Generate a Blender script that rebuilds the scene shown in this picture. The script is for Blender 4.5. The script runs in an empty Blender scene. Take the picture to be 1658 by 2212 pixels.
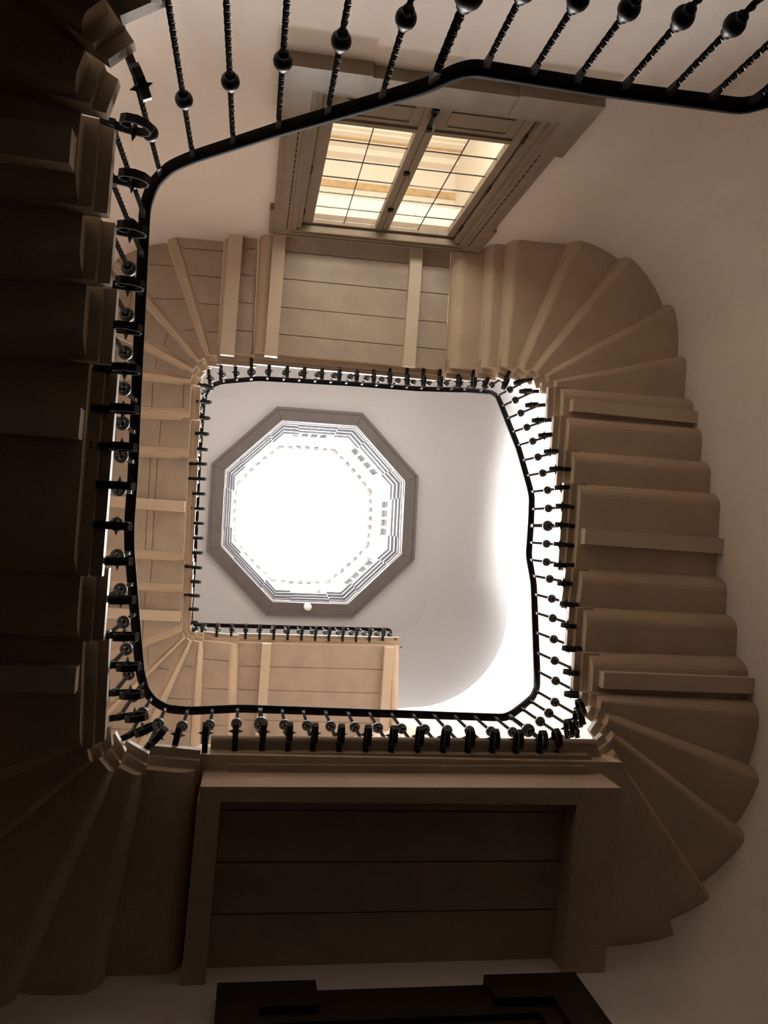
import bpy, bmesh, math, random
from mathutils import Vector, Matrix
random.seed(7)
scene = bpy.context.scene
C = scene.collection
CAM_Z = 1.25            # eye height over the ground floor; all heights below are given from the eye
# ------------------------------------------------------------------ camera
FPX = 1660.0
M = Matrix(((0.9829709653611935, 0.07239209564999151, 0.1689007570861824),
            (-0.06892057463731578, 0.9972745176854654, -0.026334212858651083),
            (-0.17034680991596318, 0.014245029400638036, 0.9852812002107976)))
cam_d = bpy.data.cameras.new('camera')
cam_d.sensor_fit = 'VERTICAL'; cam_d.sensor_height = 36.0; cam_d.sensor_width = 27.0
cam_d.lens = FPX / 2212.0 * 36.0
cam_d.clip_start = 0.05; cam_d.clip_end = 200
cam = bpy.data.objects.new('camera', cam_d); C.objects.link(cam)
right = M.col[0]; down = M.col[1]; fwd = M.col[2]
rm = Matrix((right, -down, -fwd)).transposed().to_4x4()
cam.matrix_world = Matrix.Translation((0, 0, CAM_Z)) @ rm
scene.camera = cam
# ------------------------------------------------------------------ sky and exposure
world = bpy.data.worlds.new('sky'); scene.world = world
world.use_nodes = True
bg = world.node_tree.nodes['Background']
bg.inputs[0].default_value = (0.93, 0.96, 1.0, 1); bg.inputs[1].default_value = 1.15
vs = scene.view_settings
vs.view_transform = 'Standard'; vs.look = 'None'; vs.gamma = 1.0; vs.use_curve_mapping = False
vs.exposure = 0.1
scene.cycles.max_bounces = 12; scene.cycles.diffuse_bounces = 8; scene.cycles.transparent_max_bounces = 24
scene.cycles.sample_clamp_indirect = 6.0

def area(name, loc, rot, sx, sy, power, col, shape='RECTANGLE', spread=180):
    l = bpy.data.lights.new(name, 'AREA'); l.shape = shape; l.size = sx
    if shape in ('RECTANGLE', 'ELLIPSE'): l.size_y = sy
    l.energy = power; l.color = col; l.spread = math.radians(spread)
    o = bpy.data.objects.new(name, l); o.location = (loc[0], loc[1], loc[2] + CAM_Z); o.rotation_euler = rot
    C.objects.link(o); return o
LC = (0.94, -0.22)              # centre of the lantern
CEIL = 11.7
for k in range(8):                              # daylight falling in through the eight lantern windows
    an = -0.02 + k * math.pi / 4
    area('lantern_daylight', (LC[0] + 1.50 * math.cos(an), LC[1] + 1.50 * math.sin(an), CEIL + 1.65), (0, math.radians(90 - 45), an), 1.15, 0.70, (280, 500, 620, 600, 420, 70, 25, 80)[k], (1.0, 0.98, 0.97), 'RECTANGLE', 125)
area('corridor_lamp', (0.9, -3.42, 5.0), (math.radians(180), 0, 0), 1.4, 0.5, 46, (1.0, 0.93, 0.82))
area('corridor_fill_light', (0.9, -4.2, 5.7), (math.radians(90), 0, 0), 2.2, 2.0, 22, (1.0, 0.86, 0.72))  # added fill out of view, shining through the panes to brighten the stairs

# ------------------------------------------------------------------ materials
def mat(name, col, rough=0.7, metal=0.0, var=0.12, vscale=6.0, bump=0.0, bscale=40.0, spec=0.3, col2=None, stretch=None, grain=0.0):
    m = bpy.data.materials.new(name); m.use_nodes = True
    nt = m.node_tree; b = nt.nodes['Principled BSDF']
    b.inputs['Roughness'].default_value = rough; b.inputs['Metallic'].default_value = metal
    b.inputs['Specular IOR Level'].default_value = spec
    tc = nt.nodes.new('ShaderNodeTexCoord'); mp = nt.nodes.new('ShaderNodeMapping')
    nt.links.new(tc.outputs['Object'], mp.inputs[0])
    if stretch: mp.inputs['Scale'].default_value = stretch
    n = nt.nodes.new('ShaderNodeTexNoise'); n.inputs['Scale'].default_value = vscale; n.inputs['Detail'].default_value = 6
    nt.links.new(mp.outputs[0], n.inputs['Vector'])
    r = nt.nodes.new('ShaderNodeValToRGB')
    c2 = col2 or tuple(c * (1 - var) for c in col)
    r.color_ramp.elements[0].color = (*c2, 1); r.color_ramp.elements[1].color = (*col, 1)
    r.color_ramp.elements[0].position = 0.3; r.color_ramp.elements[1].position = 0.7
    nt.links.new(n.outputs['Fac'], r.inputs[0])
    if grain:
        n3 = nt.nodes.new('ShaderNodeTexNoise'); n3.inputs['Scale'].default_value = 170.0; n3.inputs['Detail'].default_value = 2
        nt.links.new(mp.outputs[0], n3.inputs['Vector'])
        mr = nt.nodes.new('ShaderNodeMapRange'); mr.inputs['From Min'].default_value = 0.3; mr.inputs['From Max'].default_value = 0.7
        mr.inputs['To Min'].default_value = 1 - grain; mr.inputs['To Max'].default_value = 1.0
        nt.links.new(n3.outputs['Fac'], mr.inputs['Value'])
        mx = nt.nodes.new('ShaderNodeMix'); mx.data_type = 'RGBA'; mx.blend_type = 'MULTIPLY'; mx.inputs['Factor'].default_value = 1.0
        nt.links.new(r.outputs[0], mx.inputs['A']); nt.links.new(mr.outputs['Result'], mx.inputs['B']); nt.links.new(mx.outputs['Result'], b.inputs['Base Color'])
    else: nt.links.new(r.outputs[0], b.inputs['Base Color'])
    if bump:
        n2 = nt.nodes.new('ShaderNodeTexNoise'); n2.inputs['Scale'].default_value = bscale; n2.inputs['Detail'].default_value = 4
        nt.links.new(mp.outputs[0], n2.inputs['Vector'])
        bp = nt.nodes.new('ShaderNodeBump'); bp.inputs['Strength'].default_value = bump; bp.inputs['Distance'].default_value = 0.01
        nt.links.new(n2.outputs['Fac'], bp.inputs['Height']); nt.links.new(bp.outputs[0], b.inputs['Normal'])
    return m
def glass(name):
    m = bpy.data.materials.new(name); m.use_nodes = True
    nt = m.node_tree; nt.nodes.clear()
    o = nt.nodes.new('ShaderNodeOutputMaterial'); mx = nt.nodes.new('ShaderNodeMixShader')
    t = nt.nodes.new('ShaderNodeBsdfTransparent'); g = nt.nodes.new('ShaderNodeBsdfGlossy')
    t.inputs[0].default_value = (0.97, 0.97, 0.95, 1); g.inputs['Roughness'].default_value = 0.05
    mx.inputs[0].default_value = 0.05
    nt.links.new(t.outputs[0], mx.inputs[1]); nt.links.new(g.outputs[0], mx.inputs[2]); nt.links.new(mx.outputs[0], o.inputs[0])
    return m
MAT = {
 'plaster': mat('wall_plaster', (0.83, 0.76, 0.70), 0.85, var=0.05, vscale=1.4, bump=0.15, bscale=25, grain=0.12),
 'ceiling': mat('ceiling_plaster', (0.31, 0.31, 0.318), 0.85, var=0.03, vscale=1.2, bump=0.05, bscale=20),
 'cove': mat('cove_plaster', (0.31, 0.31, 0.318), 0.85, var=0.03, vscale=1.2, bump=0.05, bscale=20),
 'ldome': mat('lantern_dome', (0.88, 0.87, 0.86), 0.7, var=0.02, vscale=2),
 'lline': mat('lantern_shade_course', (0.10, 0.10, 0.11), 0.5, var=0.12, vscale=4),  # shade lines between the white courses, put into the colour
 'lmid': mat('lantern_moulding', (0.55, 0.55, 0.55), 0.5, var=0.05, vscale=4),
 'soffit': mat('painted_soffit', (0.60, 0.47, 0.345), 0.6, var=0.14, vscale=3.0, bump=0.12, bscale=60, grain=0.28),
 'plank': mat('painted_plank', (0.50, 0.41, 0.33), 0.55, var=0.16, vscale=5.0, bump=0.1, bscale=30, grain=0.25),
 'batten': mat('painted_batten', (0.60, 0.49, 0.38), 0.5, var=0.08, vscale=4.0),
 'nosing': mat('stone_nosing', (0.42, 0.33, 0.245), 0.55, var=0.18, vscale=5.0, bump=0.1),
 'iron': mat('black_iron', (0.007, 0.006, 0.005), 0.5, 0.1, var=0.2, vscale=30, spec=0.28),
 'rail': mat('handrail_black', (0.004, 0.003, 0.003), 0.75, 0.0, var=0.2, vscale=20, spec=0.06),
 'wood': mat('window_paint', (0.30, 0.235, 0.17), 0.55, var=0.18, vscale=9.0, bump=0.08, bscale=50, grain=0.25),
 'groove': mat('dark_groove', (0.03, 0.022, 0.016), 0.8),
 'glass': glass('window_glass'),
 'lwhite': mat('lantern_dimmed_white', (0.50, 0.495, 0.49), 0.6, var=0.05, vscale=3),  # white parts given a darker colour to offset the strong daylight
 'lgrey': mat('lantern_grey', (0.2, 0.2, 0.21), 0.5, var=0.12, vscale=4),
 'flange': mat('lantern_flange', (0.085, 0.074, 0.072), 0.5, var=0.15, vscale=6),
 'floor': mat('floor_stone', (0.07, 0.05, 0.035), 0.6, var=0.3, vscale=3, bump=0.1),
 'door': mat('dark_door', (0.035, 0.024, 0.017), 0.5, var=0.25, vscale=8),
 'cream': mat('corridor_plaster', (0.86, 0.82, 0.75), 0.8, var=0.04, vscale=3),
 'gilt': mat('ochre_moulding', (0.70, 0.50, 0.28), 0.6, var=0.3, vscale=14),
 'white': mat('white_plastic', (0.85, 0.84, 0.82), 0.4, var=0.02),
}
# ------------------------------------------------------------------ mesh helpers
class MB:
    def __init__(s): s.v = []; s.f = []; s.smooth = False
    def add(s, vs, fs):
        b = len(s.v); s.v += [tuple(v) for v in vs]; s.f += [tuple(i + b for i in f) for f in fs]; return s
    def prism(s, poly, z0, z1):
        n = len(poly); a = sum(poly[i][0] * poly[(i + 1) % n][1] - poly[(i + 1) % n][0] * poly[i][1] for i in range(n))
        if a < 0: poly = poly[::-1]
        vs = [(p[0], p[1], z0) for p in poly] + [(p[0], p[1], z1) for p in poly]
        fs = [tuple(range(n))[::-1], tuple(range(n, 2 * n))] + [(i, (i + 1) % n, n + (i + 1) % n, n + i) for i in range(n)]
        return s.add(vs, fs)
    def box(s, x0, x1, y0, y1, z0, z1): return s.prism([(x0, y0), (x1, y0), (x1, y1), (x0, y1)], z0, z1)
    def frame_box(s, o, ax, ay, az, r0, r1):      # box in a local frame
        vs = []
        for k in (r0[2], r1[2]):
            for (i, j) in ((r0[0], r0[1]), (r1[0], r0[1]), (r1[0], r1[1]), (r0[0], r1[1])):
                vs.append(tuple(o + ax * i + ay * j + az * k))
        fs = [(3, 2, 1, 0), (4, 5, 6, 7), (0, 1, 5, 4), (1, 2, 6, 5), (2, 3, 7, 6), (3, 0, 4, 7)]
        if ax.cross(ay).dot(az) < 0: fs = [f[::-1] for f in fs]
        return s.add(vs, fs)
    def sweep(s, path, prof, up=Vector((0, 0, 1)), closed=False, caps=True):
        n = len(path); m = len(prof); vs = []
        for i in range(n):
            p = Vector(path[i])
            a = Vector(path[i - 1]) if (i > 0 or closed) else p
            b = Vector(path[(i + 1) % n]) if (i < n - 1 or closed) else p
            t = (b - a).normalized(); sd = t.cross(up)
            if sd.length < 1e-5: sd = t.cross(Vector((1, 0, 0)))
            sd.normalize(); uu = sd.cross(t)
            for q in prof: vs.append(tuple(p + sd * q[0] + uu * q[1]))
        fs = []
        for i in range(n if closed else n - 1):
            j = (i + 1) % n
            for k in range(m):
                l = (k + 1) % m; fs.append((i * m + k, i * m + l, j * m + l, j * m + k))
        if caps and not closed: fs += [tuple(range(m))[::-1], tuple(range((n - 1) * m, n * m))]
        return s.add(vs, fs)
    def lathe(s, prof, n=14, c=(0, 0)):
        vs = []; fs = []
        for (r, z) in prof:
            for k in range(n):
                a = 2 * math.pi * k / n; vs.append((c[0] + r * math.cos(a), c[1] + r * math.sin(a), z))
        for i in range(len(prof) - 1):
            for k in range(n):
                l = (k + 1) % n; fs.append((i * n + k, i * n + l, (i + 1) * n + l, (i + 1) * n + k))
        return s.add(vs, fs)
    def mesh(s, name, m, smooth=False, z=CAM_Z):
        me = bpy.data.meshes.new(name)
        me.from_pydata([(v[0], v[1], v[2] + z) for v in s.v], [], s.f); me.update()
        bm = bmesh.new(); bm.from_mesh(me); bmesh.ops.recalc_face_normals(bm, faces=bm.faces); bm.to_mesh(me); bm.free()
        if m: me.materials.append(MAT[m])
        if smooth:
            for p in me.polygons: p.use_smooth = True
        return me
    def build(s, name, m, parent=None, smooth=False, z=CAM_Z):
        return link(name, s.mesh(name, m, smooth, z), parent)
def link(name, data, parent=None):
    o = bpy.data.objects.new(name, data); C.objects.link(o)
    if parent: o.parent = parent
    return o
def tag(o, label=None, cat=None, group=None, kind=None):
    if label: o['label'] = label
    if cat: o['category'] = cat
    if group: o['group'] = group
    if kind: o['kind'] = kind
    return o
def thing(name, label, cat, group=None):
    return tag(link(name, None), label, cat, group)
def struct(o, label, cat): return tag(o, label, cat, kind='structure')
V2 = lambda p: Vector((p[0], p[1]))
def lerp(a, b, t): return (a[0] + (b[0] - a[0]) * t, a[1] + (b[1] - a[1]) * t)

# ------------------------------------------------------------------ room shell
ZF = -1.25                                     # ground floor
ZD = 2.7                                       # top of the unseen dark panelling, added to cut bounce light
def back_y(x): return -2.66 - 0.037 * x
def arc(cx, cy, r, a0, a1, n=14): return [(cx + r * math.cos(a0 + (a1 - a0) * i / n), cy + r * math.sin(a0 + (a1 - a0) * i / n)) for i in range(n + 1)]
XL, XR = -1.75, 3.58
def strip(mb, pts, z0, z1, th=0.25):
    """vertical wall slab along a plan line, room on the left of the line direction"""
    n = len(pts); off = []
    for i in range(n):
        a = V2(pts[max(i - 1, 0)]); b = V2(pts[min(i + 1, n - 1)]); t = (b - a).normalized()
        off.append((pts[i][0] + t.y * th, pts[i][1] - t.x * th))
    for i in range(n - 1): mb.prism([pts[i], pts[i + 1], off[i + 1], off[i]], z0, z1)
WZ1 = CEIL + 0.05
tl = arc(-0.80, back_y(-0.8) + 0.95, 0.95, math.pi, 1.5 * math.pi)
tr = arc(2.63, back_y(2.63) + 0.95, 0.95, 1.5 * math.pi, 2 * math.pi)
yl, yu = 2.335, 2.60                            # lower and upper face of the front wall
br_l = arc(2.28, yl - 1.3, 1.3, 0, 0.5 * math.pi); br_u = br_l + [(1.95, yl + .045), (1.6, yl + .135), (1.25, yl + .22), (0.9, yu)]
bl_l = arc(-0.75, yl - 1.0, 1.0, 0.5 * math.pi, math.pi); bl_u = arc(-0.75, yu - 1.0, 1.0, 0.5 * math.pi, math.pi)
w = MB(); strip(w, [(XL, yl - 1.0), (XL, tl[0][1])], ZD, 4.6); strip(w, [(XL, yu - 1.0), (XL, tl[0][1])], 4.6, WZ1); strip(w, tl, ZD, WZ1)
struct(w.build('wall_left', 'plaster'), 'cream plaster wall behind the dark near stair flight', 'wall')
w = MB(); strip(w, tr, ZD, WZ1);  strip(w, [tr[-1], (XR, yl - 1.3)], ZD, WZ1); strip(w, br_l, ZD, 4.6); strip(w, br_u, 4.6, WZ1)
struct(w.build('wall_right', 'plaster'), 'cream plaster wall with rounded corners beside the plain-soffit stair flight', 'wall')
WX0, WX1, WZ0, WZT = 0.14, 1.74, 4.5, 6.84      # window opening in the back wall
bp = lambda x: (x, back_y(x))
w = MB(); strip(w, [tl[-1], bp(WX0)], ZD, WZ1, 0.3); strip(w, [bp(WX1), tr[0]], ZD, WZ1, 0.3)
strip(w, [bp(WX0), bp(WX1)], ZD, WZ0, 0.3); strip(w, [bp(WX0), bp(WX1)], WZT, WZ1, 0.3)
struct(w.build('wall_back', 'plaster'), 'cream plaster wall around the lit double window', 'wall')
w = MB(); strip(w, [br_l[-1], bl_l[0]], ZD, 4.6)
strip(w, [br_u[-1], bl_u[0]], 4.6, WZ1)
strip(w, bl_l, ZD, 4.6); strip(w, bl_u, 4.6, WZ1)
struct(w.build('wall_front', 'plaster'), 'plaster wall behind the lowest landing, above the dark doorway', 'wall')
w = MB(); full = tl + tr + br_l + bl_l; strip(w, full + [full[0]], ZF, ZD)  # added out of view so the soffits above stay dark
struct(w.build('wall_added_panelling', 'door'), 'unseen dark panelling added around the ground storey to hold down bounce light', 'added panelling')
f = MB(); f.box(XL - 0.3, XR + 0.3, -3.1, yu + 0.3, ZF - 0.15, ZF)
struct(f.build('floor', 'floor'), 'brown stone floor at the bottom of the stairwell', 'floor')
# ceiling with cove and octagonal hole
OCT_A, OCT_ROT = 1.56, -0.02
def octo(ap, z=None, rot=OCT_ROT, c=LC):
    R = ap / math.cos(math.pi / 8)
    return [(c[0] + R * math.cos(rot + math.pi / 8 + k * math.pi / 4), c[1] + R * math.sin(rot + math.pi / 8 + k * math.pi / 4)) for k in range(8)]
raw = tl + tr + br_u + bl_u
outline = []
for k, p in enumerate(raw):
    q = raw[(k + 1) % len(raw)]; nseg = max(1, int((V2(q) - V2(p)).length / 0.12))
    for i in range(nseg): outline.append(lerp(p, q, i / nseg))
bm = bmesh.new()
cen = Vector((0.92, -0.03))
rings = []
for i in range(13):                             # cove: quarter round from wall to ceiling
    a = math.pi / 2 * i / 12; ins = 0.8 * (1 - math.cos(a)); zz = CEIL - 1.55 + 1.55 * math.sin(a)
    ring = []
    for k, p in enumerate(outline):
        q = V2(p); a_ = V2(outline[k - 1]); b_ = V2(outline[(k + 1) % len(outline)]); t = (b_ - a_).normalized()
        nn = Vector((-t.y, t.x)); q2 = q + nn * (ins - 0.002)
        ring.append(bm.verts.new((q2.x, q2.y, zz + CAM_Z)))
    rings.append(ring)
for r0, r1 in zip(rings[:-1], rings[1:]):
    for k in range(len(outline)): bm.faces.new((r0[k], r0[(k + 1) % len(outline)], r1[(k + 1) % len(outline)], r1[k]))
hole = []
for v in rings[-1]:                             # flat part: from the cove to the octagonal opening
    d = v.co.xy - Vector(LC); an = math.atan2(d.y, d.x) - OCT_ROT; an = (an + math.pi / 8) % (math.pi / 4) - math.pi / 8
    q = Vector(LC) + d.normalized() * ((OCT_A - 0.09) / math.cos(an)); hole.append(bm.verts.new((q.x, q.y, CEIL + CAM_Z)))
for k in range(len(hole)):
    l = (k + 1) % len(hole); bm.faces.new((rings[-1][k], rings[-1][l], hole[l], hole[k]))
bmesh.ops.recalc_face_normals(bm, faces=bm.faces)
bm2 = bm.copy()
bmesh.ops.delete(bm, geom=[f_ for f_ in bm.faces if min(v.co.z for v in f_.verts) < CEIL + CAM_Z - 1e-4], context='FACES')
bmesh.ops.delete(bm2, geom=[f_ for f_ in bm2.faces if min(v.co.z for v in f_.verts) >= CEIL + CAM_Z - 1e-4], context='FACES')
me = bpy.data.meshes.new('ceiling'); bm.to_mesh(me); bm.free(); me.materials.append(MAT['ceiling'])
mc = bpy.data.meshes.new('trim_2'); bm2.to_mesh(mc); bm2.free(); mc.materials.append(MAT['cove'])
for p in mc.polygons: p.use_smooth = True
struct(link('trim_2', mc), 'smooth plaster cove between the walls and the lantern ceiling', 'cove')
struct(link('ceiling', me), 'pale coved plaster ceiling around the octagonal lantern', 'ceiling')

# ------------------------------------------------------------------ stairs
RISE = 0.15
def tread_z(n): return 5.2 - 0.79 + n * RISE
RIS = {-21: ((2.32, -1.60), (2.32, -2.8)), -20: ((2.10, -1.60), (2.10, -2.8)), -19: ((1.88, -1.60), (1.88, -2.8)), -18: ((1.65, -1.60), (1.65, -2.8)),
 -17: ((0.52, -1.67), (0.52, -2.8)), -16: ((0.30, -1.67), (0.30, -2.8)), -15: ((0.08, -1.67), (0.06, -2.8)), -14: ((-0.16, -1.66), (-0.2, -2.8)), -13: ((-0.40, -1.63), (-0.75, -2.7)),
 -12: ((-0.53, -1.545), (-1.2, -2.4)), -11: ((-0.60, -1.475), (-1.5, -1.95)), -10: ((-0.630, -1.36), (-1.5, -1.44)), -9: ((-0.632, -1.07), (-0.956, -1.072)), -8: ((-0.632, -0.86), (-0.983, -0.838)),
 -7: ((-0.632, -0.589), (-1.008, -0.568)), -6: ((-0.632, 0.261), (-0.99, 0.258)), -5: ((-0.632, 0.549), (-1.014, 0.538)), -4: ((-0.615, 1.035), (-1.007, 1.21)),
 -3: ((-0.595, 1.115), (-1.028, 1.53)), -2: ((-0.535, 1.195), (-0.911, 2.265)), -1: ((-0.43, 1.25), (-0.553, 2.314)), 0: ((-0.177, 1.27), (-0.183, 2.41)),
 1: ((2.22, 1.25), (2.624, 2.252)), 2: ((2.28, 1.20), (2.988, 2.093)), 3: ((2.325, 1.135), (3.341, 1.796)), 4: ((2.35, 1.072), (3.481, 1.423)), 5: ((2.353, 1.0), (3.543, 1.01)),
 6: ((2.35, 0.748), (3.509, 0.736)), 7: ((2.355, 0.445), (3.595, 0.443)), 8: ((2.374, 0.171), (3.548, 0.162)), 9: ((2.38, -0.475), (3.547, -0.489)), 10: ((2.38, -0.744), (3.555, -0.754)),
 11: ((2.385, -1.035), (3.601, -1.051)), 12: ((2.38, -1.294), (3.586, -1.32)), 13: ((2.375, -1.37), (3.584, -1.721)), 14: ((2.35, -1.43), (3.463, -2.18)), 15: ((2.30, -1.475), (3.092, -2.595)),
 16: ((2.23, -1.51), (2.66, -2.732)), 17: ((2.131, -1.54), (2.131, -2.746)), 18: ((1.986, -1.544), (1.98, -2.692)), 19: ((1.715, -1.545), (1.694, -2.707)),
 20: ((-0.089, -1.522), (-0.119, -2.641)), 21: ((-0.426, -1.517), (-0.441, -2.671)), 22: ((-0.535, -1.515), (-0.987, -2.635)), 23: ((-0.60, -1.475), (-1.13, -2.003)), 24: ((-0.64, -1.42), (-1.142, -1.62)),
 25: ((-0.655, -1.35), (-1.164, -1.35)), 26: ((-0.646, -1.02), (-1.18, -0.985)), 27: ((-0.648, -0.628), (-1.2, -0.606)), 28: ((-0.625, 0.453), (-1.193, 0.461)), 29: ((-0.622, 0.805), (-1.189, 0.806)),
 30: ((-0.615, 1.235), (-1.023, 1.418)), 31: ((-0.595, 1.30), (-0.965, 1.732)), 32: ((-0.54, 1.345), (-0.829, 2.164)), 33: ((-0.445, 1.361), (-0.399, 2.562)), 34: ((-0.045, 1.385), (0.016, 2.622)),
 35: ((1.93, 1.345), (1.99, 2.62))}
for k in list(RIS):                             # carry every riser line into the wall
    a, b = V2(RIS[k][0]), V2(RIS[k][1]); d = (b - a).normalized(); L = (b - a).length
    lim = 0.0
    while lim < 3:
        p = b + d * lim
        yw = (yl if k < 2 else yu)
        if p.x < XL - 0.1 or p.x > XR + 0.08 or p.y < back_y(p.x) - 0.1 or p.y > yw + 0.1: break
        lim += 0.02
    RIS[k] = (tuple(a), tuple(b + d * lim))
PLANKS = {19: (.15, .36, .58, .79), 20: (.18, .40, .62, .83), 21: (.18, .40, .62, .83), 22: (.22, .46, .72), 23: (.25, .55, .8), 24: (.3, .62), 25: (.06, .32, .7), 26: (.25, .62), 27: (.27, .33, .7), 28: (.28, .66), 29: (.33, .68),
          30: (.3, .62), 31: (.25, .5, .75), 32: (.22, .5, .78), 33: (.16, .42, .75), 34: (.22, .44, .72)}
GAP = 0.008
def step(n, parent, name='step', rear=None):
    (ai, ao), (bi, bo) = RIS[n], RIS[n + 1]
    T = tread_z(n); zb = T - 0.16
    fa, fb = V2(ai), V2(bi); da = (V2(ao) - fa).normalized(); db = (V2(bo) - fb).normalized()
    ia, ib = fa + da * 0.045, fb + db * 0.045
    planked = n in PLANKS
    rd = 0.0 if n in (0,) else 0.105
    def prof(t, rec=0.0):
        A = ia.lerp(V2(ao), t); B = ib.lerp(V2(bo), t); g = (B - A).length; u = (B - A).normalized(); w_ = min(rd, 0.45 * g)
        pts = [(A.x, A.y, zb + rec), (*(B - u * w_), zb + rec)]
        if rec: pts.append((*(B - u * w_), zb))
        for i in range(1, 7):
            th = math.pi / 2 * i / 6
            q = B - u * (w_ * (1 - math.sin(th))); pts.append((q.x, q.y, zb + 0.15 * (1 - math.cos(th))))
        pts += [(B.x, B.y, T), (A.x, A.y, T)]
        return pts
    mb = MB(); P0 = prof(0, 0.014 if planked else 0); P1 = prof(1, 0.014 if planked else 0); m = len(P0)
    mb.add(P0 + P1, [tuple(range(m)), tuple(range(m, 2 * m))[::-1]] + [(i, m + i, m + (i + 1) % m, (i + 1) % m) for i in range(m)])
    st = mb.build(name, 'soffit', parent)
    if planked:
        ts = [0.0, *PLANKS[n], 1.0]
        for t0, t1 in zip(ts[:-1], ts[1:]):
            A0, B0 = ia.lerp(V2(ao), t0), ib.lerp(V2(bo), t0); A1, B1 = ia.lerp(V2(ao), t1), ib.lerp(V2(bo), t1)
            def cut(A, B):
                g = (B - A).length; u = (B - A).normalized(); w_ = min(rd, 0.45 * g); return A + u * (0.016 if n == 20 else 0.003), B - u * (w_ + 0.002)
            a0, b0 = cut(A0, B0); a1, b1 = cut(A1, B1)
            ea = (a1 - a0).normalized() * GAP * 0.5; eb = (b1 - b0).normalized() * GAP * 0.5
            if t0 > 0: a0, b0 = a0 + ea, b0 + eb
            if t1 < 1: a1, b1 = a1 - ea, b1 - eb
            dz = random.uniform(-0.002, 0.001)
            MB().prism([tuple(a0), tuple(b0), tuple(b1), tuple(a1)], zb + dz, zb + 0.0138).build('plank', 'plank', st)
    # moulded end towards the well: nosing slab over a smaller cove course
    for (o_, z0, z1, nm) in ((-0.045, T - 0.045, T + 0.002, 'nosing'), (0.0, T - 0.085, T - 0.045, 'moulding')):
        p0, p1 = fa + da * o_, fb + db * o_
        q0, q1 = fa + da * 0.12, fb + db * 0.12
        fr = (p0 - p1).normalized() * 0.025
        MB().prism([tuple(p0 + fr), tuple(p1), tuple(q1), tuple(q0 + fr)], z0, z1).build(nm, 'nosing', st)
    return st
def batten(parent, n, x0, x1, y0, y1, depth=0.075):
    zb = tread_z(n) - 0.16
    m = MB(); m.box(x0, x1, y0, y1, zb - depth, zb - 0.001)
    return m.build('batten', 'batten', parent)
F1 = thing('stair_flight', 'dark winding stair flight overhead with unlit soffits, nearest to the viewer', 'stair flight')
for n in range(-17, 0): step(n, F1)
batten(F1, -7, XL, -0.68, -0.40, -0.28); batten(F1, -10, XL, -0.68, -1.27, -1.15); batten(F1, -5, XL, -0.68, 0.66, 0.77)
F2 = thing('stair_flight', 'plain plastered stair flight curving between the lowest landing and the window landing', 'stair flight')
for n in range(1, 19): step(n, F2)
batten(F2, 11, 2.48, XR + .03, -1.18, -1.08); batten(F2, 8, 2.445, XR + .03, -0.13, -0.015); batten(F2, 5, 2.44, XR + .03, 0.85, 0.96)
LW = thing('stair_landing', 'planked landing with two pale battens directly over the lit window', 'landing')
step(19, LW, 'platform')
batten(LW, 19, 0.01, 0.125, -2.78, -1.525); batten(LW, 19, 1.29, 1.405, -2.82, -1.565)
F3 = thing('stair_flight', 'planked upper stair flight with winders, rising behind the near handrail', 'stair flight')
for n in range(20, 34): step(n, F3)
batten(F3, 20, -0.39, -0.265, -2.76, -1.525); batten(F3, 27, XL, -0.69, -0.18, -0.065); batten(F3, 29, XL, -0.68, 1.0, 1.11)
LU = thing('stair_landing', 'highest small planked landing under the lantern, with a free end', 'landing')
step(34, LU, 'platform')
batten(LU, 34, 0.235, 0.345, 1.42, yu + .05); batten(LU, 34, 1.72, 1.83, 1.40, yu + .05)
LB = thing('stair_landing', 'landing level with the near handrail, below the lit window', 'landing')
step(-18, LB, 'platform')
for n in (-19, -20, -21): step(n, LB)
# lowest landing in view: framed soffit with boards
L0 = thing('stair_landing', 'wide lowest landing with a deep framed soffit of boards over the dark doorway', 'landing')
X0, X1 = -0.16, 2.12
m = MB(); m.prism([(-0.177, 1.26), (2.26, 1.26), (2.72, yl + .1), (-0.19, yl + .1)], 4.26, 4.41); pl = m.build('platform', 'soffit', L0)
m = MB()
prof = [(0.025 * math.cos(a * math.pi / 6), 0.025 * math.sin(a * math.pi / 6)) for a in range(12)]
m.sweep([(-0.13, 1.215, 4.385), (2.14, 1.185, 4.385)], prof); m.prism([(-0.13, 1.215), (2.14, 1.185), (2.2, 1.3), (-0.13, 1.3)], 4.362, 4.41); m.build('nosing', 'nosing', L0, False)
m = MB(); m.prism([(-0.10, 1.26), (2.07, 1.235), (2.10, 1.27), (2.10, 1.34), (-0.10, 1.34)], 4.30, 4.362); m.build('moulding', 'nosing', L0)
m = MB(); m.prism([(-0.02, 1.305), (2.02, 1.28), (2.07, 1.31), (2.07, 1.36), (-0.02, 1.36)], 4.235, 4.30); m.build('moulding', 'nosing', L0)
m = MB(); m.prism([(-0.155, 1.345), (2.125, 1.325), (2.125, 1.42), (-0.155, 1.42)], 4.0, 4.262); m.build('front_beam', 'soffit', L0)
m = MB(); m.prism([(-0.165, 1.42), (-0.05, 1.42), (-0.06, yl + .05), (-0.18, yl + .05)], 4.0, 4.262); m.build('side_beam', 'soffit', L0)
m = MB(); m.prism([(1.87, 1.42), (2.125, 1.42), (2.09, yl + .05), (1.845, yl + .05)], 4.0, 4.262); m.build('side_beam', 'soffit', L0)
yb = [1.42, 1.515, 1.79, 2.06, yl + .05]
for a, b in zip(yb[:-1], yb[1:]):
    MB().prism([(-0.055, a + GAP / 2), (1.87, a + GAP / 2), (1.86, b - GAP / 2), (-0.06, b - GAP / 2)], 4.15 + random.uniform(-.003, .003), 4.259).build('plank', 'plank', L0)

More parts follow.
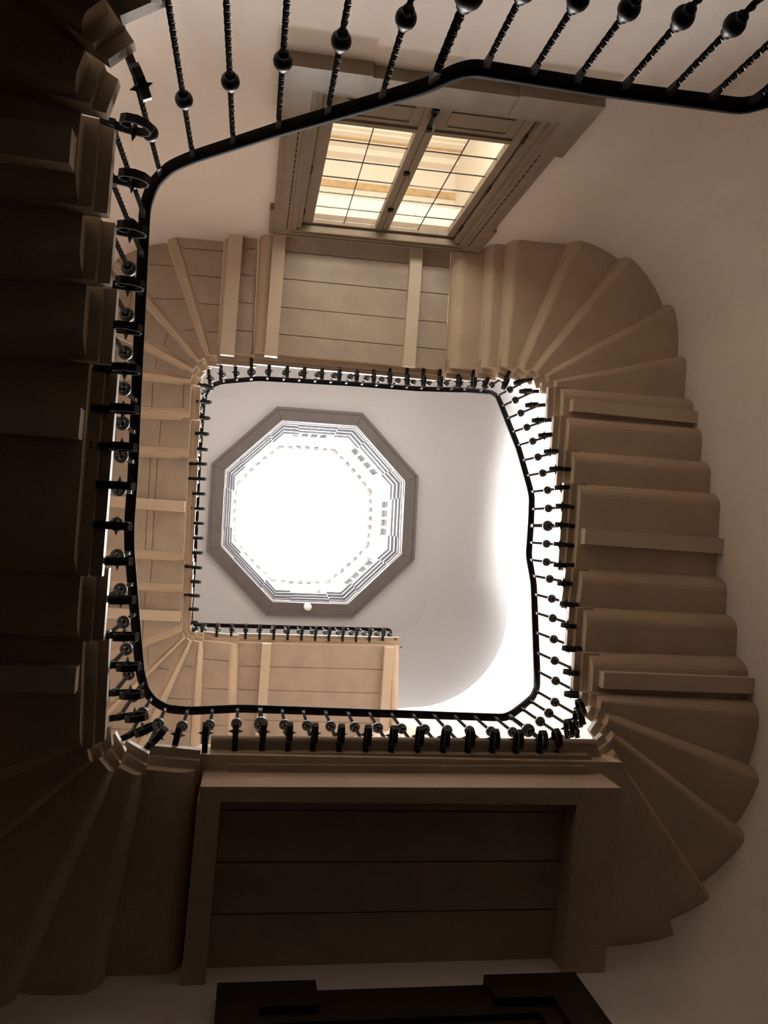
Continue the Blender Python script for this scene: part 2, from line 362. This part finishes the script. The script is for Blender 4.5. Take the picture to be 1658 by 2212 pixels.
# ------------------------------------------------------------------ railing
RAIL = [(2.3, -1.6, 1.95), (1.66, -1.585, 2.36), (1.595, -1.575, 2.42), (1.07, -1.57, 2.45), (0.62, -1.57, 2.46), (0.57, -1.57, 2.5), (0.5, -1.57, 2.6), (0.32, -1.57, 2.77), (-0.008, -1.57, 3.065), (-0.367, -1.57, 3.416), (-0.47, -1.56, 3.52), (-0.55, -1.52, 3.62), (-0.595, -1.45, 3.72), (-0.605, -1.36, 3.8), (-0.62, -1.05, 3.97), (-0.63, -0.72, 4.1), (-0.62, -0.2, 4.15), (-0.62, 0.05, 4.16), (-0.62, 0.17, 4.22), (-0.605, 0.49, 4.44), (-0.585, 0.92, 4.76), (-0.565, 1.06, 4.9), (-0.52, 1.15, 5.0), (-0.44, 1.215, 5.07), (-0.3, 1.235, 5.12), (0.023, 1.229, 5.2), (0.895, 1.235, 5.2), (1.846, 1.241, 5.2), (1.92, 1.228, 5.25), (2.067, 1.201, 5.42), (2.213, 1.18, 5.62), (2.314, 1.14, 5.8), (2.365, 1.039, 5.95), (2.393, 0.344, 6.22), (2.385, 0.115, 6.36), (2.395, -0.168, 6.38), (2.396, -0.391, 6.4), (2.388, -0.474, 6.44), (2.361, -0.846, 6.72), (2.294, -1.333, 7.15), (2.294, -1.408, 7.25), (2.275, -1.465, 7.38), (2.219, -1.502, 7.55), (2.09, -1.547, 7.8), (1.634, -1.55, 8.0), (0.897, -1.545, 8.08), (-0.024, -1.512, 8.12), (-0.412, -1.49, 8.4), (-0.538, -1.467, 8.6), (-0.604, -1.402, 8.8), (-0.634, -1.276, 8.95), (-0.65, -0.713, 9.2), (-0.627, 0.456, 9.35), (-0.644, 1.12, 9.65), (-0.645, 1.252, 9.8), (-0.606, 1.321, 9.95), (-0.5, 1.341, 10.1), (-0.034, 1.347, 10.22), (1.063, 1.334, 10.28), (1.93, 1.318, 10.3), (1.96, 1.335, 10.3), (1.965, 1.38, 10.3), (1.90, 1.6, 10.3), (1.90, 2.62, 10.3)]
R3 = [Vector(p) for p in RAIL]
cum = [0.0]
for a, b in zip(R3[:-1], R3[1:]): cum.append(cum[-1] + (b.xy - a.xy).length)
def rail_at(s):
    for i in range(len(cum) - 1):
        if s <= cum[i + 1] or i == len(cum) - 2:
            t = (s - cum[i]) / max(1e-9, cum[i + 1] - cum[i]); p = R3[i].lerp(R3[i + 1], t); d = (R3[i + 1].xy - R3[i].xy).normalized(); return p, d
def smooth_path(pts, r=0.05):
    out = [pts[0]]
    for a, b, c in zip(pts[:-2], pts[1:-1], pts[2:]):
        la, lc = (a - b).length, (c - b).length; k = min(r, 0.45 * la, 0.45 * lc)
        p, q = b + (a - b).normalized() * k, b + (c - b).normalized() * k
        for i in range(4):
            t = i / 3; out.append(p * (1 - t) ** 2 + b * 2 * t * (1 - t) + q * t * t)
    out.append(pts[-1]); return out
RL = thing('stair_railing', 'black wrought-iron railing with twisted balusters winding up around the open well', 'railing')
hp = [(-0.026, -0.010), (-0.020, -0.016), (0.020, -0.016), (0.026, -0.010), (0.024, 0.012), (0.014, 0.020), (-0.014, 0.020), (-0.024, 0.012)]
MB().sweep(smooth_path(R3), hp).build('handrail', 'rail', RL, True)
def rod_mesh(r, name, L=0.84, N=44):
    m = MB()
    rings = []
    zs = [-0.0, -0.07] + [-0.07 - (L - 0.12) * i / N for i in range(1, N + 1)] + [-L]
    vs = []; fs = []; ang = 0.0
    for i, z in enumerate(zs):
        if 1 < i < len(zs) - 1: ang += math.radians(38)
        rr = r * (1.35 if i == 0 else 1.0)
        for k in range(4):
            a = ang + math.pi / 4 + k * math.pi / 2; vs.append((rr * 1.414 * math.cos(a), rr * 1.414 * math.sin(a), z))
    for i in range(len(zs) - 1):
        for k in range(4): fs.append((i * 4 + k, i * 4 + (k + 1) % 4, (i + 1) * 4 + (k + 1) % 4, (i + 1) * 4 + k))
    m.add(vs, fs); return m.mesh(name, 'iron', False, 0)
def ball_mesh(r, name):
    m = MB(); n = 10
    pr = [(0.55 * r, 1.22 * r), (0.55 * r, 1.02 * r)] + [(r * math.sin(math.pi * i / n), r * math.cos(math.pi * i / n)) for i in range(2, n - 1)] + [(0.55 * r, -1.02 * r), (0.55 * r, -1.22 * r)]
    m.lathe(pr, 16); return m.mesh(name, 'iron', True, 0)
def bracket_mesh():
    """flat-bar scroll: x points into the well, z = 0 at the tread"""
    m = MB()
    pts = [(-0.05, -0.035), (0.0, -0.022), (0.06, -0.014), (0.115, -0.018), (0.15, -0.04), (0.16, -0.075), (0.145, -0.105), (0.11, -0.122), (0.07, -0.118), (0.045, -0.10), (0.045, -0.078), (0.062, -0.066), (0.08, -0.072)]
    hw, th = 0.017, 0.0045
    vs = []; fs = []
    n = len(pts)
    for i in range(n):
        a, b = pts[max(i - 1, 0)], pts[min(i + 1, n - 1)]; dx, dz = b[0] - a[0], b[1] - a[1]; l = math.hypot(dx, dz); nx, nz = -dz / l, dx / l
        for (s, q) in ((-1, -1), (1, -1), (1, 1), (-1, 1)): vs.append((pts[i][0] + nx * th * q, s * hw, pts[i][1] + nz * th * q))
    for i in range(n - 1):
        for k in range(4): fs.append((i * 4 + k, i * 4 + (k + 1) % 4, (i + 1) * 4 + (k + 1) % 4, (i + 1) * 4 + k))
    fs += [(3, 2, 1, 0), tuple(range((n - 1) * 4, n * 4))]
    m.add(vs, fs)
    # small pointed leaf across the bar and a clamp block on the rod
    m.add([(0.085, -0.048, -0.02), (0.10, 0.0, -0.006), (0.085, 0.048, -0.02), (0.07, 0.0, -0.03), (0.085, 0, -0.04)], [(0, 1, 3), (1, 2, 3), (0, 4, 1), (1, 4, 2), (0, 3, 4), (2, 4, 3)])
    m.box(-0.014, 0.014, -0.014, 0.014, -0.05, 0.03)
    m.v = [(x * 0.9, y * 0.9, z * 0.88) for (x, y, z) in m.v]
    return m.mesh('bracket', 'iron', False, 0)
ROD, ROD_B = rod_mesh(0.0085, 'baluster'), rod_mesh(0.012, 'baluster')
ROD_L, ROD_LB = rod_mesh(0.0085, 'baluster', 1.18, 62), rod_mesh(0.012, 'baluster', 1.18, 62)
BALL, BALL_B = ball_mesh(0.034, 'ball'), ball_mesh(0.045, 'ball')
BRK = bracket_mesh()
SPOT = [0.39, 0.55, 0.704, 0.848, 1.0, 1.16, 1.328, 1.484, 1.644, 1.792, 1.948, 2.128, 2.308, 2.488, 2.664, 2.82, 2.984, 3.14, 3.3, 3.488, 3.648, 3.812, 3.972, 4.124, 4.28, 4.444, 4.596, 4.768, 4.944, 5.1, 5.252, 5.4, 5.53, 5.65, 5.788, 5.944, 6.104, 6.252, 6.396, 6.536, 6.684, 6.836, 6.984, 7.136, 7.288, 7.436, 7.584, 7.728, 7.876, 7.992, 8.132, 8.262, 8.392, 8.544, 8.688, 8.844, 9.0, 9.148, 9.3, 9.432, 9.58, 9.728, 9.872, 10.024, 10.172, 10.316, 10.464, 10.6, 10.744, 10.88, 11.004, 11.136, 11.26, 11.388, 11.516, 11.68, 11.836, 11.992, 12.156, 12.308, 12.472, 12.636, 12.8, 12.964, 13.124, 13.292, 13.456, 13.604, 13.744, 13.872]
s = 14.02
while s < cum[-1] - 0.05: SPOT.append(s); s += 0.157 if s < 16.6 else 0.168
BIG = {6.252, 7.992, 9.728, 13.456, 1.792}
for s in SPOT:
    p, d = rail_at(s); big = s in BIG
    inw = Vector((-d.y, d.x))                   # candidate normal towards the well
    if inw.dot(Vector((0.9, -0.1)) - p.xy) < 0: inw = -inw
    ramp = 1.7 < s < 2.75
    b = link('baluster', (ROD_LB if big else ROD_L) if ramp else (ROD_B if big else ROD), RL)
    b.location = (p.x, p.y, p.z + CAM_Z - 0.015); b.rotation_euler = (0, 0, math.atan2(inw.y, inw.x))
    off = 0.46 if ramp else 0.39
    o = link('ball', BALL_B if big else BALL, b); o.location = (0, 0, -off + 0.015)
    if s > 19.15: continue
    o = link('bracket', BRK, b); o.location = (0, 0, -1.16 if ramp else -0.82)

# ------------------------------------------------------------------ lit window in the back wall
WO = Vector((0, -2.66, 0)); AX = Vector((1, -0.037, 0)).normalized(); AP = Vector((0.037, 1, 0)).normalized(); AZ = Vector((0, 0, 1))
def wbox(x0, x1, p0, p1, z0, z1, mb=None):
    mb = mb or MB(); return mb.frame_box(WO, AX, AP, AZ, (x0, p0, z0), (x1, p1, z1))
W1 = struct(link('window_1', None), 'double casement window with grey-brown casing, glowing warm from the room beyond', 'window')
cas = [wbox(0.0, 0.20, 0, .055, 4.34, 6.95), wbox(1.69, 1.885, 0, .055, 4.34, 6.95), wbox(0.20, 1.69, 0, .055, 6.80, 6.95), wbox(0.20, 1.69, 0, .055, 4.34, 4.60)]
for c in cas: c.build('casing', 'wood', W1)
for (a, b, c, d) in ((-.03, .50, 4.30, 4.52), (1.38, 1.915, 4.30, 4.52), (-.03, .17, 4.52, 4.95), (1.72, 1.915, 4.52, 4.95), (-.035, -.001, 6.40, 6.94), (1.886, 1.92, 6.40, 6.94)):
    wbox(a, b, 0, .085 if c < 6 else .055, c, d).build('corner_block', 'wood', W1)
wbox(.50, 1.38, 0, .075, 4.33, 4.50).build('casing', 'wood', W1)
for x in (.035, 1.84): wbox(x, x + .012, .05, .062, 4.96, 6.34).build('bead', 'wood', W1)
fr = MB(); wbox(.19, .245, -.12, .03, 4.58, 6.86, fr); wbox(1.645, 1.70, -.12, .03, 4.58, 6.86, fr); wbox(.245, 1.645, -.12, .03, 6.815, 6.86, fr); wbox(.245, 1.645, -.12, .03, 4.58, 4.64, fr)
fr.build('frame', 'wood', W1)
bd = MB(); wbox(.15, .162, .05, .066, 4.62, 6.845, bd); wbox(1.725, 1.737, .05, .066, 4.62, 6.845, bd); wbox(.162, 1.725, .05, .066, 6.833, 6.845, bd); wbox(.0, 1.885, .05, .064, 6.905, 6.92, bd)
bd.build('casing_bead', 'wood', W1)
for x in (.247, 1.637):                          # shadow gap between frame and sash, cut by knuckles
    wbox(x, x + .007, -.075, -.018, 4.65, 6.81).build('rebate', 'groove', W1)
pane_cache = {}
for side, (x0, g0, g1, x1) in enumerate(((.256, .345, .908, .963), (.969, 1.024, 1.572, 1.635))):
    sash = MB(); z0, zg0, zg1, z1 = 4.65, 5.06, 6.775, 6.81
    wbox(x0, g0, -.08, -.02, z0, z1, sash); wbox(g1, x1, -.08, -.02, z0, z1, sash); wbox(g0, g1, -.08, -.02, zg1, z1, sash)
    wbox(g0, g1, -.08, -.02, zg0 - .045, zg0, sash); wbox(g0, g1, -.08, -.02, z0, z0 + .07, sash)
    so = sash.build('casement', 'wood', W1)
    wbox(g0, g1, -.075, -.035, z0 + .07, zg0 - .045).build('panel', 'wood', so)
    k = MB(); wbox(g0 + .06, g1 - .06, -.035, -.027, z0 + .12, z0 + .132, k); wbox(g0 + .06, g1 - .06, -.035, -.027, zg0 - .11, zg0 - .098, k)
    wbox(g0 + .06, g0 + .072, -.035, -.027, z0 + .132, zg0 - .11, k); wbox(g1 - .072, g1 - .06, -.035, -.027, z0 + .132, zg0 - .11, k)
    k.build('panel_moulding', 'wood', so)
    mid = (g0 + g1) / 2
    wbox(mid - .003, mid + .003, -.056, -.048, zg0, zg1).build('glazing_bar', 'groove', so)
    hh = (zg1 - zg0) / 6
    for i in range(1, 6): wbox(g0, g1, -.056, -.048, zg0 + hh * i - .003, zg0 + hh * i + .003).build('glazing_bar', 'groove', so)
    for i in range(6):
        for (a, b) in ((g0, mid - .004), (mid + .004, g1)):
            wbox(a + .001, b - .001, -.053, -.050, zg0 + hh * i + .005, zg0 + hh * (i + 1) - .005).build('pane', 'glass', so)
hx = MB()
for (x, z) in ((.25, 4.95), (.25, 5.75), (.25, 6.55), (1.64, 4.95), (1.64, 5.75), (1.64, 6.55)):
    c = WO + AX * x + AP * -.012; h = MB(); h.lathe([(0, z - .05), (.012, z - .05), (.012, z + .05), (0, z + .05)], 8, (c.x, c.y)); h.build('hinge', 'groove', W1)
h = MB(); wbox(.945, .985, -.02, .012, 4.70, 4.76, h); wbox(.955, .972, .0, .03, 4.74, 4.90, h); wbox(.948, .98, .012, .04, 4.88, 4.92, h); wbox(.94, .985, -.02, .0, 5.62, 5.66, h); wbox(.94, .985, -.02, .0, 6.3, 6.34, h)
h.build('latch', 'iron', W1)
for x in (.115, 1.77):                           # pierced bead down each jamb
    for i in range(22):
        z = 4.98 + i * .083; wbox(x, x + .009, .05, .058, z, z + .055).build('carved_bead', 'groove', W1)
# the lit corridor beyond
cz = 8.3; py = lambda p: -0.30 - p
RM = struct(link('wall_corridor', None), 'lit cream corridor with ochre cornice seen through the window panes', 'wall')
wbox(-1.0, 3.0, -1.75, -1.6, 3.6, cz).build('far_wall', 'cream', RM)
wbox(2.02, 2.2, -1.6, -.30, 3.6, cz).build('side_wall', 'cream', RM)
wbox(-1.0, -.85, -1.6, -.30, 3.6, cz).build('side_wall', 'cream', RM)
wbox(-1.0, 2.2, -1.75, -.30, cz, cz + .1).build('corridor_ceiling', 'cream', RM)
wbox(-1.0, 2.2, -1.75, -.30, 3.5, 3.6).build('corridor_floor', 'floor', RM)
cw = MB(); wbox(-.25, -.2, -1.6, -1.56, 4.6, 6.8, cw); wbox(2.0, 2.02, -1.6, -1.56, 4.6, 6.8, cw); wbox(-.2, 2.0, -1.6, -1.56, 6.72, 6.8, cw); wbox(-.2, 2.0, -1.6, -1.56, 4.6, 4.68, cw); wbox(.87, .93, -1.6, -1.56, 4.68, 6.72, cw); cw.build('corridor_fill_frame', 'lwhite', RM)  # made-up window frame around the added fill light
TR = struct(link('trim_1', None), 'ochre and cream moulded cornice inside the lit corridor', 'cornice')
wbox(-.85, 2.02, -1.10, -1.03, cz - .03, cz - .001).build('ceiling_band', 'gilt', TR)
for i, (p, z0, z1, mt) in enumerate(((-1.36, 8.16, 8.30, 'cream'), (-1.42, 8.06, 8.16, 'cream'), (-1.45, 8.02, 8.06, 'gilt'), (-1.46, 7.92, 8.02, 'cream'), (-1.48, 7.86, 7.92, 'cream'), (-1.50, 7.78, 7.86, 'cream'), (-1.52, 7.72, 7.78, 'cream'), (-1.555, 7.60, 7.72, 'gilt'), (-1.57, 7.50, 7.60, 'cream'))):
    wbox(-.85, 2.02, -1.6, p, z0, z1).build('moulding', mt, TR)
me = None
for i in range(22):
    x = -.2 + i * .1; c = WO + AX * x + AP * -1.555
    g = MB(); g.lathe([(0.0, 7.705), (.03, 7.69), (.042, 7.66), (.03, 7.63), (0.0, 7.612)], 10, (c.x, c.y)); g.build('egg_ornament', 'gilt', TR, True)
for i in range(8): wbox(-.3 + i * .3, -.13 + i * .3, -1.57, -1.50, 7.36, 7.49).build('dentil', 'cream', TR)

# ------------------------------------------------------------------ dark doorway under the lowest landing
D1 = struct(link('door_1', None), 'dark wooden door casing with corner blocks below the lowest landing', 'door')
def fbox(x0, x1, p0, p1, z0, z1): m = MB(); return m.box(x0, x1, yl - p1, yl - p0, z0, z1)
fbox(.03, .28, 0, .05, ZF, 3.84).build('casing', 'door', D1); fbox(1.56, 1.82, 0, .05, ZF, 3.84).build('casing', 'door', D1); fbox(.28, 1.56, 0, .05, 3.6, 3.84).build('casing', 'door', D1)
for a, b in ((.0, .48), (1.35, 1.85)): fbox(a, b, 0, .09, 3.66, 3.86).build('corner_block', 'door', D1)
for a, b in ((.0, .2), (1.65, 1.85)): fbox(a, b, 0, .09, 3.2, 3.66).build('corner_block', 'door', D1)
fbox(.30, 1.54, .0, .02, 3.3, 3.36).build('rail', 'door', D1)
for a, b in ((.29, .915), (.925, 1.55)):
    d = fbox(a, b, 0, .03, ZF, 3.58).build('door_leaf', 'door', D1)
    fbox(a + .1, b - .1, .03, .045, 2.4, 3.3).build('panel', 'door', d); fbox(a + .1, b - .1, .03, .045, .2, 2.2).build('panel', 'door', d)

# ------------------------------------------------------------------ octagonal roof lantern
RLN = thing('roof_lantern', 'octagonal roof lantern with dark flange and white moulded drum full of daylight', 'skylight')
oo, oi = octo(OCT_A), octo(1.365)
for k in range(8):
    l = (k + 1) % 8
    MB().prism([lerp(oo[k], oo[l], .002), lerp(oo[k], oo[l], .998), lerp(oi[k], oi[l], .998), lerp(oi[k], oi[l], .002)], CEIL - .05, CEIL + .02).build('flange_board', 'flange', RLN)
o1, o2 = octo(OCT_A + .012), octo(OCT_A - .03)
for k in range(8):
    l = (k + 1) % 8
    MB().prism([o1[k], o1[l], o2[l], o2[k]], CEIL - .065, CEIL - .0505).build('flange_bead', 'flange', RLN)
def jog(ap, j):
    """octagon with the corners standing j proud of the sides"""
    a, b = octo(ap), octo(ap - j); pts = []
    for k in range(8):
        l = (k + 1) % 8
        pts += [lerp(b[k], b[l], .0), lerp(b[k], b[l], .22), lerp(a[k], a[l], .225), lerp(a[k], a[l], .775), lerp(b[k], b[l], .78)]
    return pts
OUT = octo(1.62)
def ring(mb, inner, z0, z1, outer_ap=1.62):
    c = Vector(LC); n = len(inner); vs = []
    oR = octo(outer_ap)
    out = []
    for p in inner:
        d = (V2(p) - c); a = math.atan2(d.y, d.x) - OCT_ROT; a = (a + math.pi / 8) % (math.pi / 4) - math.pi / 8
        out.append(tuple(c + d.normalized() * (outer_ap / math.cos(a))))
    for z in (z0, z1): vs += [(p[0], p[1], z) for p in inner] + [(p[0], p[1], z) for p in out]
    fs = []
    for i in range(n):
        j = (i + 1) % n
        fs += [(i, j, 2 * n + j, 2 * n + i), (n + i, 3 * n + i, 3 * n + j, n + j), (i, n + i, n + j, j), (2 * n + i, 2 * n + j, 3 * n + j, 3 * n + i)]
    return mb.add(vs, fs)
c0 = CEIL
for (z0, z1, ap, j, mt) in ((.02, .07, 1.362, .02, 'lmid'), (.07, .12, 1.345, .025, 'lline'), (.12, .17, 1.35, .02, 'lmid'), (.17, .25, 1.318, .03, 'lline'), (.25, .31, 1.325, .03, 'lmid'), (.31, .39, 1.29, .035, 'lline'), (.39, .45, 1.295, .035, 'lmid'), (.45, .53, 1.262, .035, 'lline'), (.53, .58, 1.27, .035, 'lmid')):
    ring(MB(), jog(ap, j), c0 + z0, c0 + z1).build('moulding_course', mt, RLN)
ring(MB(), octo(1.33), c0 + .58, c0 + 1.05).build('drum_wall', 'lwhite', RLN)
WZ_0, WZ_1 = c0 + 1.05, c0 + 2.25
a, b = octo(1.33), octo(1.62)
for k in range(8):                              # corner piers between the lantern windows
    p, l = (k - 1) % 8, (k + 1) % 8
    MB().prism([lerp(a[k], a[p], .2), a[k], lerp(a[k], a[l], .2), lerp(b[k], b[l], .2), b[k], lerp(b[k], b[p], .2)], WZ_0, WZ_1).build('pier', 'lwhite', RLN)
aw, bw = octo(1.40), octo(1.45)
for k in range(8):
    l = (k + 1) % 8; fm = MB()
    q = lambda t: (lerp(aw[k], aw[l], t), lerp(bw[k], bw[l], t))
    def bar(t0, t1, z0, z1):
        (p0, r0), (p1, r1) = q(t0), q(t1); fm.prism([p0, p1, r1, r0], z0, z1)
    bar(.2, .8, WZ_0, WZ_0 + .06); bar(.2, .8, WZ_1 - .06, WZ_1)
    for t in (.2, .335, .475, .615, .755): bar(t, t + .04, WZ_0 + .06, WZ_1 - .06)
    fo = fm.build('lantern_window', 'lgrey', RLN)
    for t in (.242, .377, .517, .657):
        (p0, r0), (p1, r1) = q(t), q(t + .092); g0, g1 = lerp(p0, r0, .5), lerp(p1, r1, .5); h0, h1 = lerp(p0, r0, .56), lerp(p1, r1, .56)
        MB().prism([g0, g1, h1, h0], WZ_0 + .062, WZ_1 - .062).build('pane', 'glass', fo)
for (z0, z1, ap, j, mt) in ((2.25, 2.42, 1.32, .02, 'lwhite'), (2.42, 2.50, 1.27, .02, 'lwhite'), (2.62, 2.70, 1.20, .02, 'lwhite'), (2.70, 3.40, 1.17, 0.0001, 'ldome')):
    ring(MB(), jog(ap, j), c0 + z0, c0 + z1).build('cornice_course', mt, RLN)
ring(MB(), octo(1.27), c0 + 2.50, c0 + 2.62).build('cornice_course', 'lgrey', RLN)
d0, d1 = octo(1.275), octo(1.215)
for k in range(8):
    l = (k + 1) % 8
    for i in range(6):
        t = .08 + i * .155; u = t + .075
        MB().prism([lerp(d0[k], d0[l], t), lerp(d0[k], d0[l], u), lerp(d1[k], d1[l], u), lerp(d1[k], d1[l], t)], c0 + 2.505, c0 + 2.615).build('dentil', 'lwhite', RLN)
MB().prism(octo(1.62), c0 + 3.40, c0 + 3.50).build('lantern_ceiling', 'ldome', RLN)
# detector on the flange
m = MB(); cx, cy = 0.93, 1.20
m.lathe([(0, CEIL - .135), (.025, CEIL - .13), (.048, CEIL - .11), (.058, CEIL - .085), (.058, CEIL - .07), (.05, CEIL - .05)], 18, (cx, cy))
sd = thing('smoke_detector', 'small white round detector on the dark lantern flange', 'detector')
m.build('dome', 'white', sd, True)
m = MB(); m.lathe([(.062, CEIL - .07), (.062, CEIL - .05), (0, CEIL - .05)], 18, (cx, cy)); m.build('base_ring', 'white', sd)
